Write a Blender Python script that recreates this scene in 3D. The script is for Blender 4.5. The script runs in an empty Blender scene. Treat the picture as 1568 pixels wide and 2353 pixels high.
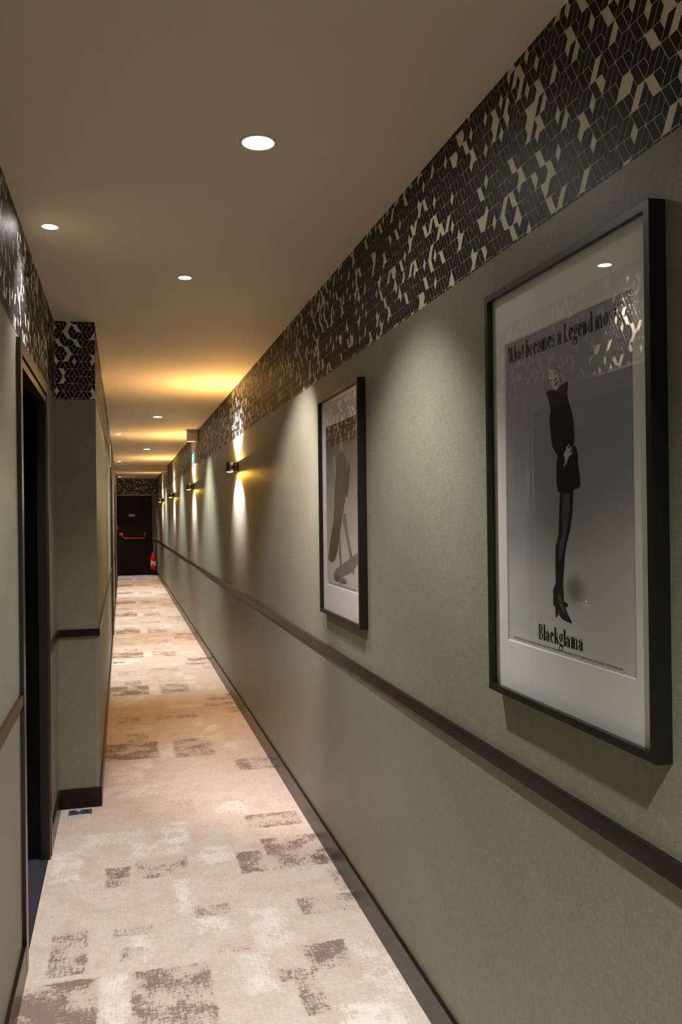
import bpy, math, random
from mathutils import Vector, Matrix
random.seed(7)
C = bpy.context.scene.collection
scn = bpy.context.scene
PI = math.pi
# ---------------------------------------------------------------- dimensions (metres)
XR, XL, XF = 0.877, -0.331, -0.129      # right wall, near left wall, far left wall
H, ZF, EYE = 2.52, 2.114, 1.4957        # ceiling, underside of patterned frieze, camera height
YS, YE, YB = 4.62, 22.9, -2.4           # wall step, end wall, wall behind the camera
YBEAM0, YBEAM1, ZBEAM = 17.05, 17.42, 2.41
# ---------------------------------------------------------------- camera
f_px, yaw, pitch, roll = 1956.19, 0.2519818, 0.0042731, -0.0121920
F = Vector((math.sin(yaw)*math.cos(pitch), math.cos(yaw)*math.cos(pitch), math.sin(pitch)))
R0 = Vector((math.cos(yaw), -math.sin(yaw), 0)); U0 = R0.cross(F)
Rv = R0*math.cos(roll) + U0*math.sin(roll); Uv = -R0*math.sin(roll) + U0*math.cos(roll)
cd = bpy.data.cameras.new('camera'); cam = bpy.data.objects.new('camera', cd); C.objects.link(cam)
cd.sensor_fit = 'VERTICAL'; cd.sensor_height = 36.0; cd.lens = f_px/2353*36.0
cd.clip_start = 0.02; cd.clip_end = 100
M = Matrix((Rv, Uv, -F)).transposed().to_4x4(); M.translation = Vector((0, 0, EYE)); cam.matrix_world = M
scn.camera = cam
# ---------------------------------------------------------------- world, exposure
w = bpy.data.worlds.new('world'); scn.world = w; w.use_nodes = True
w.node_tree.nodes['Background'].inputs[0].default_value = (0.0, 0.0, 0.0, 1)
w.node_tree.nodes['Background'].inputs[1].default_value = 0.0
scn.view_settings.view_transform = 'Standard'; scn.view_settings.look = 'None'
scn.view_settings.exposure = 2.0; scn.view_settings.gamma = 1.0; scn.view_settings.use_curve_mapping = False
# light strengths: the corridor's own lamps
DOWN_W, PINK_W = 31.0, 17.0
SCONCE_WHITE, SCONCE_AMBER = 44.0, 5.6
COL_DOWN, COL_PINK = (1.0, 0.985, 0.94), (1.0, 0.86, 0.85)
COL_WHITE, COL_AMBER, COL_AMBER_UP = (0.86, 0.86, 1.0), (1.0, 0.45, 0.05), (1.0, 0.53, 0.14)
SPOT_ANGLE = math.radians(96)
# every ceiling lamp: x, y, kind, aim (x, y on the floor plane, relative)
DOWNLIGHTS = [
 (0.372, 2.305, 'big', (0.10, 0.35), 'large round downlight nearest the camera, brightest of the ceiling lights'),
 (-0.233, 3.13, 'small', (0.0, 0.0), 'small recessed downlight beside the left wall, above the nearest black doorway'),
 (0.271, 3.675, 'small', (1.2, 1.5), 'small recessed downlight in mid ceiling, second closest to the right wall'),
 (0.360, 8.82, 'big', (0.6, 0), 'round downlight between the first wall light and the white alarm sounder'),
 (-0.030, 10.69, 'small', (0, 0), 'small downlight on the left side, above the second doorway'),
 (0.368, 12.97, 'big', (0.6, 0), 'round downlight in the middle ceiling, beyond the alarm sounder'),
 (-0.038, 15.85, 'small', (0, 0), 'small downlight just in front of the ceiling beam'),
 (0.36, 17.75, 'big', (0.6, 0), 'round downlight just behind the ceiling beam'),
 (-0.045, 21.7, 'small', (0, 0), 'tiny downlight beyond the beam, in front of the patterned end wall'),
 (0.40, 0.16, 'big', (0, 0), 'round downlight overhead, just out of view above the camera'),
]
# ---------------------------------------------------------------- helpers
def lin(r, g, b):
    f = lambda c: (c/255/12.92) if c/255 <= 0.04045 else ((c/255+0.055)/1.055)**2.4
    return (f(r), f(g), f(b), 1.0)
class NT:
    """tiny wrapper that builds node graphs"""
    def __init__(s, name):
        s.m = bpy.data.materials.new(name); s.m.use_nodes = True; s.t = s.m.node_tree
        s.b = s.t.nodes['Principled BSDF']; s.out = s.t.nodes['Material Output']
    def n(s, kind, **kw):
        nd = s.t.nodes.new(kind)
        for k, v in kw.items():
            setattr(nd, k, v)
        return nd
    def set(s, sock, v):
        if isinstance(v, bpy.types.NodeSocket): s.t.links.new(v, sock)
        else: sock.default_value = v
    def math(s, op, a, b=None, c=None, clamp=False):
        nd = s.n('ShaderNodeMath', operation=op, use_clamp=clamp)
        for i, v in enumerate((a, b, c)):
            if v is not None: s.set(nd.inputs[i], v)
        return nd.outputs[0]
    def vmath(s, op, a, b=None, c=None):
        nd = s.n('ShaderNodeVectorMath', operation=op)
        for i, v in enumerate((a, b, c)):
            if v is not None: s.set(nd.inputs[i], v)
        return nd.outputs[0]
    def noise(s, vec, scale, detail=3, rough=0.5):
        nd = s.n('ShaderNodeTexNoise'); s.set(nd.inputs['Vector'], vec)
        nd.inputs['Scale'].default_value = scale; nd.inputs['Detail'].default_value = detail
        nd.inputs['Roughness'].default_value = rough
        return nd.outputs['Fac']
    def ramp(s, fac, stops):
        nd = s.n('ShaderNodeValToRGB'); s.set(nd.inputs[0], fac)
        el = nd.color_ramp.elements
        while len(el) < len(stops): el.new(0.5)
        for e, (p, c) in zip(el, stops): e.position = p; e.color = c
        return nd.outputs[0]
    def mix(s, fac, a, b):
        nd = s.n('ShaderNodeMix', data_type='RGBA'); s.set(nd.inputs[0], fac)
        s.set(nd.inputs[6], a); s.set(nd.inputs[7], b)
        return nd.outputs[2]
    def smooth(s, v, a, b):
        nd = s.n('ShaderNodeMapRange', interpolation_type='SMOOTHSTEP'); s.set(nd.inputs[0], v)
        nd.inputs[1].default_value = a; nd.inputs[2].default_value = b
        return nd.outputs[0]
    def coord(s):
        return s.n('ShaderNodeTexCoord').outputs['Object']
    def bump(s, h, strength, dist=0.001):
        nd = s.n('ShaderNodeBump'); s.set(nd.inputs['Height'], h)
        nd.inputs['Strength'].default_value = strength; nd.inputs['Distance'].default_value = dist
        s.t.links.new(nd.outputs[0], s.b.inputs['Normal'])
def simple(name, col, rough=0.5, metal=0.0, emit=None, estr=0.0, spec=0.5, noise=0.0):
    q = NT(name); q.b.inputs['Roughness'].default_value = rough; q.b.inputs['Metallic'].default_value = metal
    q.b.inputs['Specular IOR Level'].default_value = spec
    if noise:
        k = q.noise(q.coord(), 60, 4)
        c1 = tuple(c*(1-noise) for c in col[:3])+(1,); c2 = tuple(min(1, c*(1+noise)) for c in col[:3])+(1,)
        q.set(q.b.inputs['Base Color'], q.mix(k, c1, c2))
    else: q.b.inputs['Base Color'].default_value = col
    if emit:
        q.b.inputs['Emission Color'].default_value = emit; q.b.inputs['Emission Strength'].default_value = estr
    return q.m
MAT = {}
def mat_wall():
    q = NT('olive_woven_wallcovering'); co = q.coord()
    h = q.noise(q.vmath('MULTIPLY', co, (60.0, 60.0, 900.0)), 1.0, 2)      # horizontal threads
    v = q.noise(q.vmath('MULTIPLY', co, (900.0, 900.0, 45.0)), 1.0, 2)     # vertical threads
    big = q.noise(co, 5, 3)
    t = q.math('MULTIPLY_ADD', q.math('ADD', h, v), 0.5, q.math('MULTIPLY', big, 0.12))
    fleck = q.smooth(q.math('MULTIPLY', h, v), 0.36, 0.50)
    c = q.ramp(t, [(0.36, lin(99, 99, 84)), (0.56, lin(120, 120, 103)), (0.76, lin(137, 136, 118))])
    c = q.mix(q.math('MULTIPLY', fleck, 0.6), c, lin(166, 164, 146))
    q.set(q.b.inputs['Base Color'], c); q.b.inputs['Roughness'].default_value = 0.48
    q.b.inputs['Specular IOR Level'].default_value = 0.35
    q.bump(q.math('ADD', h, v), 0.25, 0.0006)
    return q.m
def mat_ceiling():
    q = NT('matt_taupe_paint'); n = q.noise(q.coord(), 220, 2)
    q.set(q.b.inputs['Base Color'], q.mix(n, lin(190, 179, 160), lin(196, 185, 166)))
    q.b.inputs['Roughness'].default_value = 0.75; q.b.inputs['Specular IOR Level'].default_value = 0.25
    q.bump(n, 0.05, 0.0004); return q.m
def mat_wood():
    q = NT('dark_stained_wood'); co = q.coord()
    g = q.noise(q.vmath('MULTIPLY', co, (70.0, 4.0, 90.0)), 1.0, 5, 0.6)
    q.set(q.b.inputs['Base Color'], q.ramp(g, [(0.3, lin(14, 11, 10)), (0.7, lin(31, 24, 21))]))
    q.set(q.b.inputs['Roughness'], q.math('MULTIPLY_ADD', g, 0.15, 0.22)); q.b.inputs['Specular IOR Level'].default_value = 0.25
    q.bump(g, 0.12, 0.0006); return q.m
def mat_tan():
    q = NT('metallic_tan_print'); n = q.noise(q.coord(), 420, 3)
    q.set(q.b.inputs['Base Color'], q.mix(n, lin(190, 182, 154), lin(232, 224, 196)))
    q.b.inputs['Roughness'].default_value = 0.52; q.b.inputs['Specular IOR Level'].default_value = 0.3
    q.bump(n, 0.15, 0.0004); return q.m
def mat_ink():
    q = NT('black_print'); n = q.noise(q.coord(), 500, 3)
    q.set(q.b.inputs['Base Color'], q.mix(n, lin(13, 12, 12), lin(25, 23, 23)))
    q.b.inputs['Roughness'].default_value = 0.5; q.b.inputs['Specular IOR Level'].default_value = 0.2
    q.bump(n, 0.12, 0.0004); return q.m
# distressed blocks woven into the carpet: x0, x1, y0, y1, strength   (the design repeats every 1.98 m beyond y = 5)
BROWN = [(-.335,-.085,2.30,2.90,.85),(.012,.27,2.20,2.90,.68),(.47,.588,3.57,3.80,.72),(.60,.866,3.57,3.93,.66),(.57,.84,4.07,4.26,.6),
 (-.084,.02,3.58,3.78,.78),(.04,.262,3.63,3.84,.5),(.247,.387,3.22,3.32,.66),(.64,.87,3.13,3.28,.62),(.585,.74,2.74,2.92,.8),
 (.52,.60,2.5,2.74,.66),(.475,.57,2.70,2.79,.6),(-.26,-.13,2.93,3.24,.6),(.82,.89,3.3,3.53,.55),(-.02,.06,2.98,3.07,.55),(.2,.35,4.35,4.6,.35),
 (-.05,.1,3.15,3.22,.4),(.30,.42,2.93,3.0,.35),
 (-.13,.214,5.44,5.84,.82),(.306,.56,5.40,5.84,.6),(.222,.53,6.44,6.68,.5),(.76,.87,6.52,6.74,.6),(.014,.16,5.82,6.09,.55),
 (.65,.87,5.02,5.26,.66),(.62,.86,6.78,6.92,.6),(-.05,.12,6.40,6.62,.5),(.3,.45,5.95,6.05,.4)]
WHITE = [(.164,.29,3.97,4.26,.8),(.32,.45,3.7,3.9,.85),(-.31,-.18,3.69,4.02,.75),(.192,.248,3.27,3.58,.8),(.247,.372,3.09,3.22,.7),
 (.45,.565,2.93,3.24,.75),(.38,.465,2.67,2.90,.8),(.62,.80,2.30,2.52,.95),(-.084,.008,2.45,2.89,.75),(.017,.082,2.96,3.14,.75),
 (.015,.25,3.87,4.05,.6),(-.20,.10,4.05,4.2,.5),(.45,.60,4.30,4.5,.7),(.75,.88,2.5,2.9,.5),(-.28,.2,4.7,4.92,.55),
 (.214,.31,5.4,5.77,.8),(.47,.62,5.78,5.90,.7),(.034,.162,5.2,5.38,.7),(-.08,.106,4.99,5.31,.6),(.48,.555,6.16,6.42,.7),(.55,.645,6.0,6.19,.8),
 (-.12,.2,6.1,6.3,.5),(.3,.6,6.8,6.95,.6),(.6,.8,5.5,5.7,.5)]
def mat_carpet():
    q = NT('distressed_beige_carpet'); co = q.coord()
    sp = q.n('ShaderNodeSeparateXYZ'); q.set(sp.inputs[0], co); x, y = sp.outputs[0], sp.outputs[1]
    far = q.math('GREATER_THAN', y, 5.0)
    ym = q.math('ADD', q.math('FLOORED_MODULO', q.math('SUBTRACT', y, 5.0), 1.98), 5.0)
    yy = q.math('ADD', q.math('MULTIPLY', far, ym), q.math('MULTIPLY', q.math('SUBTRACT', 1.0, far), y))
    cb = q.n('ShaderNodeCombineXYZ'); q.set(cb.inputs[0], x); q.set(cb.inputs[1], yy); P0 = cb.outputs[0]
    wob = q.n('ShaderNodeTexNoise'); q.set(wob.inputs['Vector'], co); wob.inputs['Scale'].default_value = 35
    P = q.vmath('ADD', P0, q.vmath('MULTIPLY', q.vmath('SUBTRACT', wob.outputs['Color'], (0.5, 0.5, 0.5)), (0.02, 0.02, 0.0)))
    def masks(rects, k):
        acc = None
        for x0, x1, y0, y1, st in rects:
            c = ((x0+x1)/2, (y0+y1)/2, 0); hw = ((x1-x0)/2*k+.5, (y1-y0)/2*k+.5, 1)
            v = q.vmath('ABSOLUTE', q.vmath('SUBTRACT', P, c))
            v = q.vmath('MULTIPLY_ADD', v, (-k, -k, 0.0), hw)
            s2 = q.n('ShaderNodeSeparateXYZ'); q.set(s2.inputs[0], v)
            m = q.math('MINIMUM', s2.outputs[0], s2.outputs[1], clamp=True)
            m = q.math('MULTIPLY', m, st)
            acc = m if acc is None else q.math('MAXIMUM', acc, m)
        return acc
    mb, mw = masks(BROWN, 60.0), masks(WHITE, 22.0)
    mb = q.math('MULTIPLY', mb, q.math('MULTIPLY_ADD', q.smooth(q.noise(co, 7.0, 3), 0.36, 0.60), 0.55, 0.55))
    mw = q.math('MULTIPLY', mw, q.math('MULTIPLY_ADD', q.smooth(q.noise(co, 11.0, 3), 0.36, 0.62), 0.7, 0.45))
    streak = q.noise(q.vmath('MULTIPLY', co, (34.0, 120.0, 1.0)), 1.0, 6, 0.75)      # weft streaks
    warp = q.noise(q.vmath('MULTIPLY', co, (110.0, 22.0, 1.0)), 1.0, 5, 0.7)
    blotch = q.noise(co, 9.0, 4, 0.6)
    fine = q.noise(co, 900.0, 2, 0.6)
    tone = q.math('MULTIPLY_ADD', blotch, 0.5, q.math('MULTIPLY', streak, 0.5))
    base = q.ramp(tone, [(0.34, lin(196, 177, 160)), (0.52, lin(205, 190, 176)), (0.68, lin(209, 201, 190))])
    # pale worn areas
    nw = q.math('ADD', q.math('MULTIPLY', streak, 0.5), q.math('MULTIPLY', warp, 0.5))
    fw = q.smooth(q.math('ADD', nw, q.math('MULTIPLY_ADD', mw, 0.17, q.math('MULTIPLY', blotch, 0.25))), 0.60, 0.83)
    base = q.mix(q.math('MULTIPLY', fw, 0.9), base, lin(232, 228, 219))
    h1 = q.smooth(q.noise(q.vmath('MULTIPLY', co, (9.0, 150.0, 1.0)), 1.0, 4, 0.6), 0.60, 0.72)
    h2 = q.smooth(q.noise(q.vmath('MULTIPLY', co, (150.0, 9.0, 1.0)), 1.0, 4, 0.6), 0.60, 0.72)
    base = q.mix(q.math('MULTIPLY', q.math('MAXIMUM', h1, h2), 0.5), base, lin(230, 226, 217))
    # brown distressed areas
    nb = q.math('ADD', q.math('MULTIPLY', streak, 1.0), q.math('MULTIPLY', warp, 0.7))
    fb = q.smooth(q.math('ADD', nb, q.math('MULTIPLY_ADD', mb, 0.36, q.math('MULTIPLY', q.noise(co, 9.0, 4), 0.60))), 1.27, 1.47)
    base = q.mix(q.math('MULTIPLY', fb, 0.8), base, lin(104, 76, 66))
    pm = q.math('MULTIPLY', masks([(.755, .862, 3.60, 3.73, 1.0)], 60.0), fb)
    base = q.mix(q.math('MULTIPLY', pm, 0.8), base, lin(70, 58, 66))
    base = q.mix(q.math('MULTIPLY', q.math('SUBTRACT', fine, 0.5), 0.5, clamp=True), base, lin(120, 105, 92))
    q.set(q.b.inputs['Base Color'], base); q.b.inputs['Roughness'].default_value = 0.95
    q.b.inputs['Specular IOR Level'].default_value = 0.15; q.b.inputs['Sheen Weight'].default_value = 0.15
    q.bump(q.math('ADD', fine, streak), 0.35, 0.002); return q.m
def mat_glass():
    q = NT('picture_glass'); t = q.t; t.nodes.remove(q.b)
    tr = q.n('ShaderNodeBsdfTransparent'); gl = q.n('ShaderNodeBsdfGlossy'); gl.inputs['Roughness'].default_value = 0.0
    fr = q.n('ShaderNodeFresnel'); ge = q.n('ShaderNodeNewGeometry'); q.set(fr.inputs['IOR'], q.math('MULTIPLY_ADD', ge.outputs['Backfacing'], 1/1.5-1.5, 1.5))
    mx = q.n('ShaderNodeMixShader'); t.links.new(fr.outputs[0], mx.inputs[0]); t.links.new(tr.outputs[0], mx.inputs[1]); t.links.new(gl.outputs[0], mx.inputs[2])
    t.links.new(mx.outputs[0], q.out.inputs[0]); return q.m
def mat_print(name, stops, side, blob=None):
    q = NT(name); sp = q.n('ShaderNodeSeparateXYZ'); q.set(sp.inputs[0], q.coord())
    n = q.noise(q.coord(), 14, 4)
    z = q.math('MULTIPLY_ADD', sp.outputs[2], 1/0.683, 0.5)
    z = q.math('ADD', z, q.math('MULTIPLY', q.math('SUBTRACT', n, 0.5), 0.10))
    z = q.math('ADD', z, q.math('MULTIPLY', sp.outputs[1], side))
    c = q.ramp(z, stops)
    if blob:                                                    # soft grey smudge printed behind the heels
        v = q.vmath('MULTIPLY', q.vmath('SUBTRACT', q.coord(), (0, blob[0], blob[1])), (0, 22, 30))
        ln = q.n('ShaderNodeVectorMath', operation='LENGTH'); q.set(ln.inputs[0], v)
        c = q.mix(q.math('MULTIPLY', q.smooth(ln.outputs['Value'], 1.3, 0.2), 0.7), c, lin(104, 103, 107))
    q.set(q.b.inputs['Base Color'], c); q.b.inputs['Roughness'].default_value = 0.6; return q.m
MAT['wall'] = mat_wall(); MAT['ceiling'] = mat_ceiling(); MAT['wood'] = mat_wood(); MAT['tan'] = mat_tan(); MAT['ink'] = mat_ink()
MAT['carpet'] = mat_carpet(); MAT['glass'] = mat_glass()
MAT['dark_carpet'] = simple('charcoal_carpet', lin(38, 41, 50), 0.95, noise=0.35)
MAT['black'] = simple('black_lacquer', lin(9, 9, 11), 0.22)
MAT['black_matt'] = simple('black_matt_paint', lin(11, 11, 13), 0.5)
MAT['trim'] = simple('dark_bronze_lacquer', lin(30, 23, 19), 0.28, spec=0.8)
MAT['door_black'] = simple('fire_door_black', lin(7, 6, 6), 0.42, spec=0.2, noise=0.2)
MAT['frame'] = simple('black_stained_ash', lin(15, 15, 17), 0.34, noise=0.5)
MAT['mat'] = simple('grey_white_mat_board', lin(240, 240, 240), 0.8)
MAT['bevel'] = simple('white_mat_core', lin(240, 240, 238), 0.7)
MAT['grey_bead'] = simple('grey_corner_bead', lin(122, 123, 115), 0.45)
MAT['steel'] = simple('brushed_steel', lin(170, 174, 180), 0.32, metal=0.9, noise=0.12)
MAT['dark_slot'] = simple('dark_slot', lin(25, 25, 27), 0.5)
MAT['bronze'] = simple('dark_bronze_metal', lin(34, 24, 18), 0.55, spec=0.2, noise=0.15)
MAT['white_plastic'] = simple('white_plastic', lin(214, 210, 203), 0.45)
MAT['ring'] = simple('painted_trim_ring', lin(190, 182, 168), 0.5)
MAT['lens_cool'] = simple('lit_lens_cool', (1, 1, 1, 1), 0.4, emit=(1.0, 0.98, 0.95, 1), estr=30)
MAT['lens_pink'] = simple('lit_lens_pink', (1, 1, 1, 1), 0.4, emit=(1.0, 0.90, 0.90, 1), estr=20)
MAT['lens_amber'] = simple('lit_lens_amber', (1, .8, .5, 1), 0.4, emit=(1.0, 0.62, 0.20, 1), estr=16)
MAT['green_lit'] = simple('green_backlit_panel', lin(0, 140, 90), 0.4, emit=lin(0, 190, 135), estr=0.7)
MAT['white_lit'] = simple('white_backlit_pictogram', lin(230, 245, 238), 0.4, emit=lin(220, 245, 235), estr=0.9)
MAT['green'] = simple('green_print', lin(0, 110, 70), 0.5)
MAT['red'] = simple('red_enamel', lin(200, 18, 14), 0.3)
MAT['bar_red'] = simple('red_bar_enamel', lin(230, 30, 48), 0.28)
MAT['red_led'] = simple('red_lens', lin(150, 20, 15), 0.3, emit=lin(190, 20, 10), estr=0.4)
MAT['label_white'] = simple('white_label', lin(225, 222, 218), 0.5)
MAT['label_grey'] = simple('grey_print', lin(110, 108, 104), 0.6)
MAT['blue'] = simple('blue_plastic', lin(40, 90, 210), 0.35)
MAT['rubber'] = simple('black_rubber', lin(14, 14, 14), 0.5)
MAT['txt'] = simple('black_poster_ink', lin(14, 14, 20), 0.6)
MAT['coat'] = simple('printed_black_coat', lin(14, 14, 19), 0.7, noise=0.4)
MAT['skin'] = simple('printed_pale_skin', lin(205, 206, 204), 0.7)
MAT['hair'] = simple('printed_fair_hair', lin(158, 160, 160), 0.7, noise=0.35)
MAT['stocking'] = simple('printed_dark_stocking', lin(30, 30, 38), 0.7)
MAT['sheen'] = simple('printed_stocking_highlight', lin(86, 86, 90), 0.7, noise=0.2)
MAT['pshadow'] = simple('printed_soft_grey', lin(122, 118, 116), 0.7)
MAT['pmid'] = simple('printed_mid_grey', lin(72, 67, 62), 0.7)
MAT['poster1'] = mat_print('printed_studio_backdrop', [(0.05, lin(212,214,210)), (0.26, lin(200,203,202)), (0.42, lin(158,161,167)), (0.62, lin(152,155,164)), (0.95, lin(158,159,170))], 0.25, (-.045, -.203))
MAT['poster2'] = mat_print('printed_plain_backdrop', [(0.05, lin(214,212,210)), (0.25, lin(196,192,190)), (0.5, lin(168,164,162)), (0.75, lin(126,126,126)), (0.95, lin(62,60,60))], 0.5)

class MB:
    """collects faces with material slots and links them as one mesh object"""
    def __init__(s): s.v = []; s.f = []; s.mi = []; s.sm = []
    def face(s, pts, mi=0, smooth=False):
        k = len(s.v); s.v += [tuple(p) for p in pts]; s.f.append(tuple(range(k, k+len(pts)))); s.mi.append(mi); s.sm.append(smooth)
    def box(s, x0, x1, y0, y1, z0, z1, mi=0):
        p = [(x, y, z) for x in (x0, x1) for y in (y0, y1) for z in (z0, z1)]
        for q in ((0,1,3,2),(4,6,7,5),(0,4,5,1),(2,3,7,6),(0,2,6,4),(1,5,7,3)): s.face([p[i] for i in q], mi)
    def quad(s, a, b, c, d, mi=0): s.face([a, b, c, d], mi)
    def lathe(s, prof, axis='z', o=(0,0,0), n=32, mi=0, smooth=True, mis=None):
        def P(r, h, a):
            c, q = r*math.cos(a), r*math.sin(a)
            return {'z': (o[0]+c, o[1]+q, o[2]+h), 'x': (o[0]+h, o[1]+c, o[2]+q), 'y': (o[0]+c, o[1]+h, o[2]+q)}[axis]
        k = len(s.v)
        for r, h in prof:
            for i in range(n): s.v.append(P(max(r, 1e-5), h, 2*PI*i/n))
        for j in range(len(prof)-1):
            for i in range(n):
                a, b = k+j*n+i, k+j*n+(i+1) % n
                s.f.append((a, b, b+n, a+n)); s.mi.append(mis[j] if mis else mi); s.sm.append(smooth)
    def tube(s, pts, r, n=10, mi=0):
        pts = [Vector(p) for p in pts]; k = len(s.v); up = Vector((0.31, 0.52, 0.79))
        for i, p in enumerate(pts):
            d = (pts[min(i+1, len(pts)-1)]-pts[max(i-1, 0)]).normalized()
            a = d.cross(up).normalized(); b = d.cross(a)
            for j in range(n): s.v.append(tuple(p+r*(math.cos(2*PI*j/n)*a+math.sin(2*PI*j/n)*b)))
        for i in range(len(pts)-1):
            for j in range(n):
                a, b = k+i*n+j, k+i*n+(j+1) % n
                s.f.append((a, b, b+n, a+n)); s.mi.append(mi); s.sm.append(True)
        for e in (0, len(pts)-1): s.f.append(tuple(k+e*n+j for j in range(n))); s.mi.append(mi); s.sm.append(False)
    def build(s, name, mats, parent=None, bevel=0, loc=None, **props):
        me = bpy.data.meshes.new(name); me.from_pydata(s.v, [], s.f)
        mats = mats if isinstance(mats, (list, tuple)) else [mats]
        for m in mats: me.materials.append(MAT[m] if isinstance(m, str) else m)
        me.polygons.foreach_set('material_index', s.mi); me.polygons.foreach_set('use_smooth', s.sm); me.update()
        o = bpy.data.objects.new(name, me); C.objects.link(o)
        if parent: o.parent = parent
        if loc: o.location = loc
        if bevel:
            wd = o.modifiers.new('weld', 'WELD'); wd.merge_threshold = 1e-5
            b = o.modifiers.new('bevel', 'BEVEL'); b.width = bevel; b.segments = 2; b.limit_method = 'ANGLE'
        for k, v in props.items(): o[k] = v
        return o
def thing(name, label, cat, loc=(0, 0, 0), group=None, **props):
    o = bpy.data.objects.new(name, None); C.objects.link(o); o.location = loc; o['label'] = label; o['category'] = cat
    o.empty_display_size = 0.05
    if group: o['group'] = group
    for k, v in props.items(): o[k] = v
    return o
def struct(mb, name, mats, label, cat, bevel=0): return mb.build(name, mats, None, bevel, kind='structure', label=label, category=cat)
def copy_tree(o, parent=None):
    c = o.copy(); C.objects.link(c); c.parent = parent
    for ch in list(o.children): copy_tree(ch, c)
    return c

# ---------------------------------------------------------------- the setting
D1, D2, D3 = (2.97, 4.03), (10.30, 11.36), (15.55, 16.61)      # left-hand doorways (outer edges of their trims)
ZD = 2.098                                                      # top of the door trims
REC = 0.24
m = MB(); m.quad((XL, YB, 0), (XR, YB, 0), (XR, YE, 0), (XL, YE, 0))
m.box(XL-.3, XR+.15, YB-.1, YE+.1, -.12, -.004)
struct(m, 'floor', 'carpet', 'beige patchwork-print carpet running the whole length of the corridor', 'floor')
m = MB()
for (a, b), X in ((D1, XL), (D2, XF), (D3, XF)): m.box(X-REC-.06, X+.002, a+.06, b-.06, -.003, .003)
struct(m, 'floor', 'dark_carpet', 'charcoal carpet strips inside the left-hand doorways', 'floor')
m = MB(); m.box(XL-.3, XR+.15, YB-.1, YE+.1, H, H+.08)
struct(m, 'ceiling', 'ceiling', 'taupe painted ceiling above the corridor', 'ceiling')
m = MB(); m.box(XF-.005, XR+.005, YBEAM0, YBEAM1, ZBEAM, H+.01)
struct(m, 'trim_1', 'ceiling', 'shallow taupe beam crossing the ceiling near the far end', 'beam', 0.004)
T = 0.12
m = MB(); m.box(XR, XR+T, YB-.1, YE+.1, -.1, H+.05); struct(m, 'wall_right', 'wall', 'long olive textile wall on the right hung with the posters', 'wall')
def left_wall(X, y0, y1, doors):
    m = MB(); y = y0
    for a, b in doors:
        m.box(X-T, X, y, a+.03, -.1, H+.05); m.box(X-T, X, a+.03, b-.03, ZD-.03, H+.05); y = b-.03
    m.box(X-T, X, y, y1, -.1, H+.05); return m
struct(left_wall(XL, YB-.1, YS+.1, [D1]), 'wall_left', 'wall', 'near olive textile wall on the left with the first doorway', 'wall')
m = left_wall(XF, YS+T, YE+.1, [D2, D3]); m.box(XL-.01, XF, YS, YS+T+.01, -.1, H+.05)
struct(m, 'wall_left', 'wall', 'far left olive wall, stepping out into the corridor beyond the first doorway', 'wall')
m = MB(); m.box(XF-T, XR+T, YE, YE+T, -.1, H+.05); struct(m, 'wall_end', 'wall', 'end wall around the black fire door', 'wall')
m = MB(); m.box(XL-T, XR+T, YB-T, YB, -.1, H+.05); struct(m, 'wall_back', 'wall', 'wall closing the corridor behind the camera', 'wall')

# patterned frieze: rhombus tiling, clipped to its rectangle
SX, SY, GAP = 0.0222, 0.01925, 0.0016
CELL = [[(0,0),(1,0),(2,-2),(1,-2)], [(1,0),(2,0),(2.5,-1),(2,-2)], [(2,0),(2.5,-1),(3,0),(2.5,1)], [(0,0),(1,0),(2,2),(1,2)], [(1,0),(2,0),(2.5,1),(2,2)]]
PTAN = [0.24, 0.06, 0.26, 0.14, 0.10]
def clip(poly, u0, u1, v0, v1):
    for ax, val, sgn in ((0, u0, 1), (0, u1, -1), (1, v0, 1), (1, v1, -1)):
        out = []
        for i in range(len(poly)):
            p, q = poly[i], poly[(i+1) % len(poly)]
            dp, dq = sgn*(p[ax]-val), sgn*(q[ax]-val)
            if dp >= 0: out.append(p)
            if (dp >= 0) != (dq >= 0):
                t = dp/(dp-dq); out.append((p[0]+t*(q[0]-p[0]), p[1]+t*(q[1]-p[1])))
        poly = out
        if len(poly) < 3: return []
    return poly
def inset(poly, g):
    A = sum(poly[i][0]*poly[(i+1) % len(poly)][1]-poly[(i+1) % len(poly)][0]*poly[i][1] for i in range(len(poly)))
    if A < 0: poly = poly[::-1]
    n = len(poly); L = []
    for i in range(n):
        (x0, y0), (x1, y1) = poly[i], poly[(i+1) % n]; l = math.hypot(x1-x0, y1-y0); nx, ny = -(y1-y0)/l, (x1-x0)/l
        L.append((x0+nx*g, y0+ny*g, (x1-x0)/l, (y1-y0)/l))
    out = []
    for i in range(n):
        ax, ay, adx, ady = L[i-1]; bx, by, bdx, bdy = L[i]; den = adx*bdy-ady*bdx
        if abs(den) < 1e-6: out.append((bx, by)); continue
        t = ((bx-ax)*bdy-(by-ay)*bdx)/den; out.append((ax+adx*t, ay+ady*t))
    return out
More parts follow.
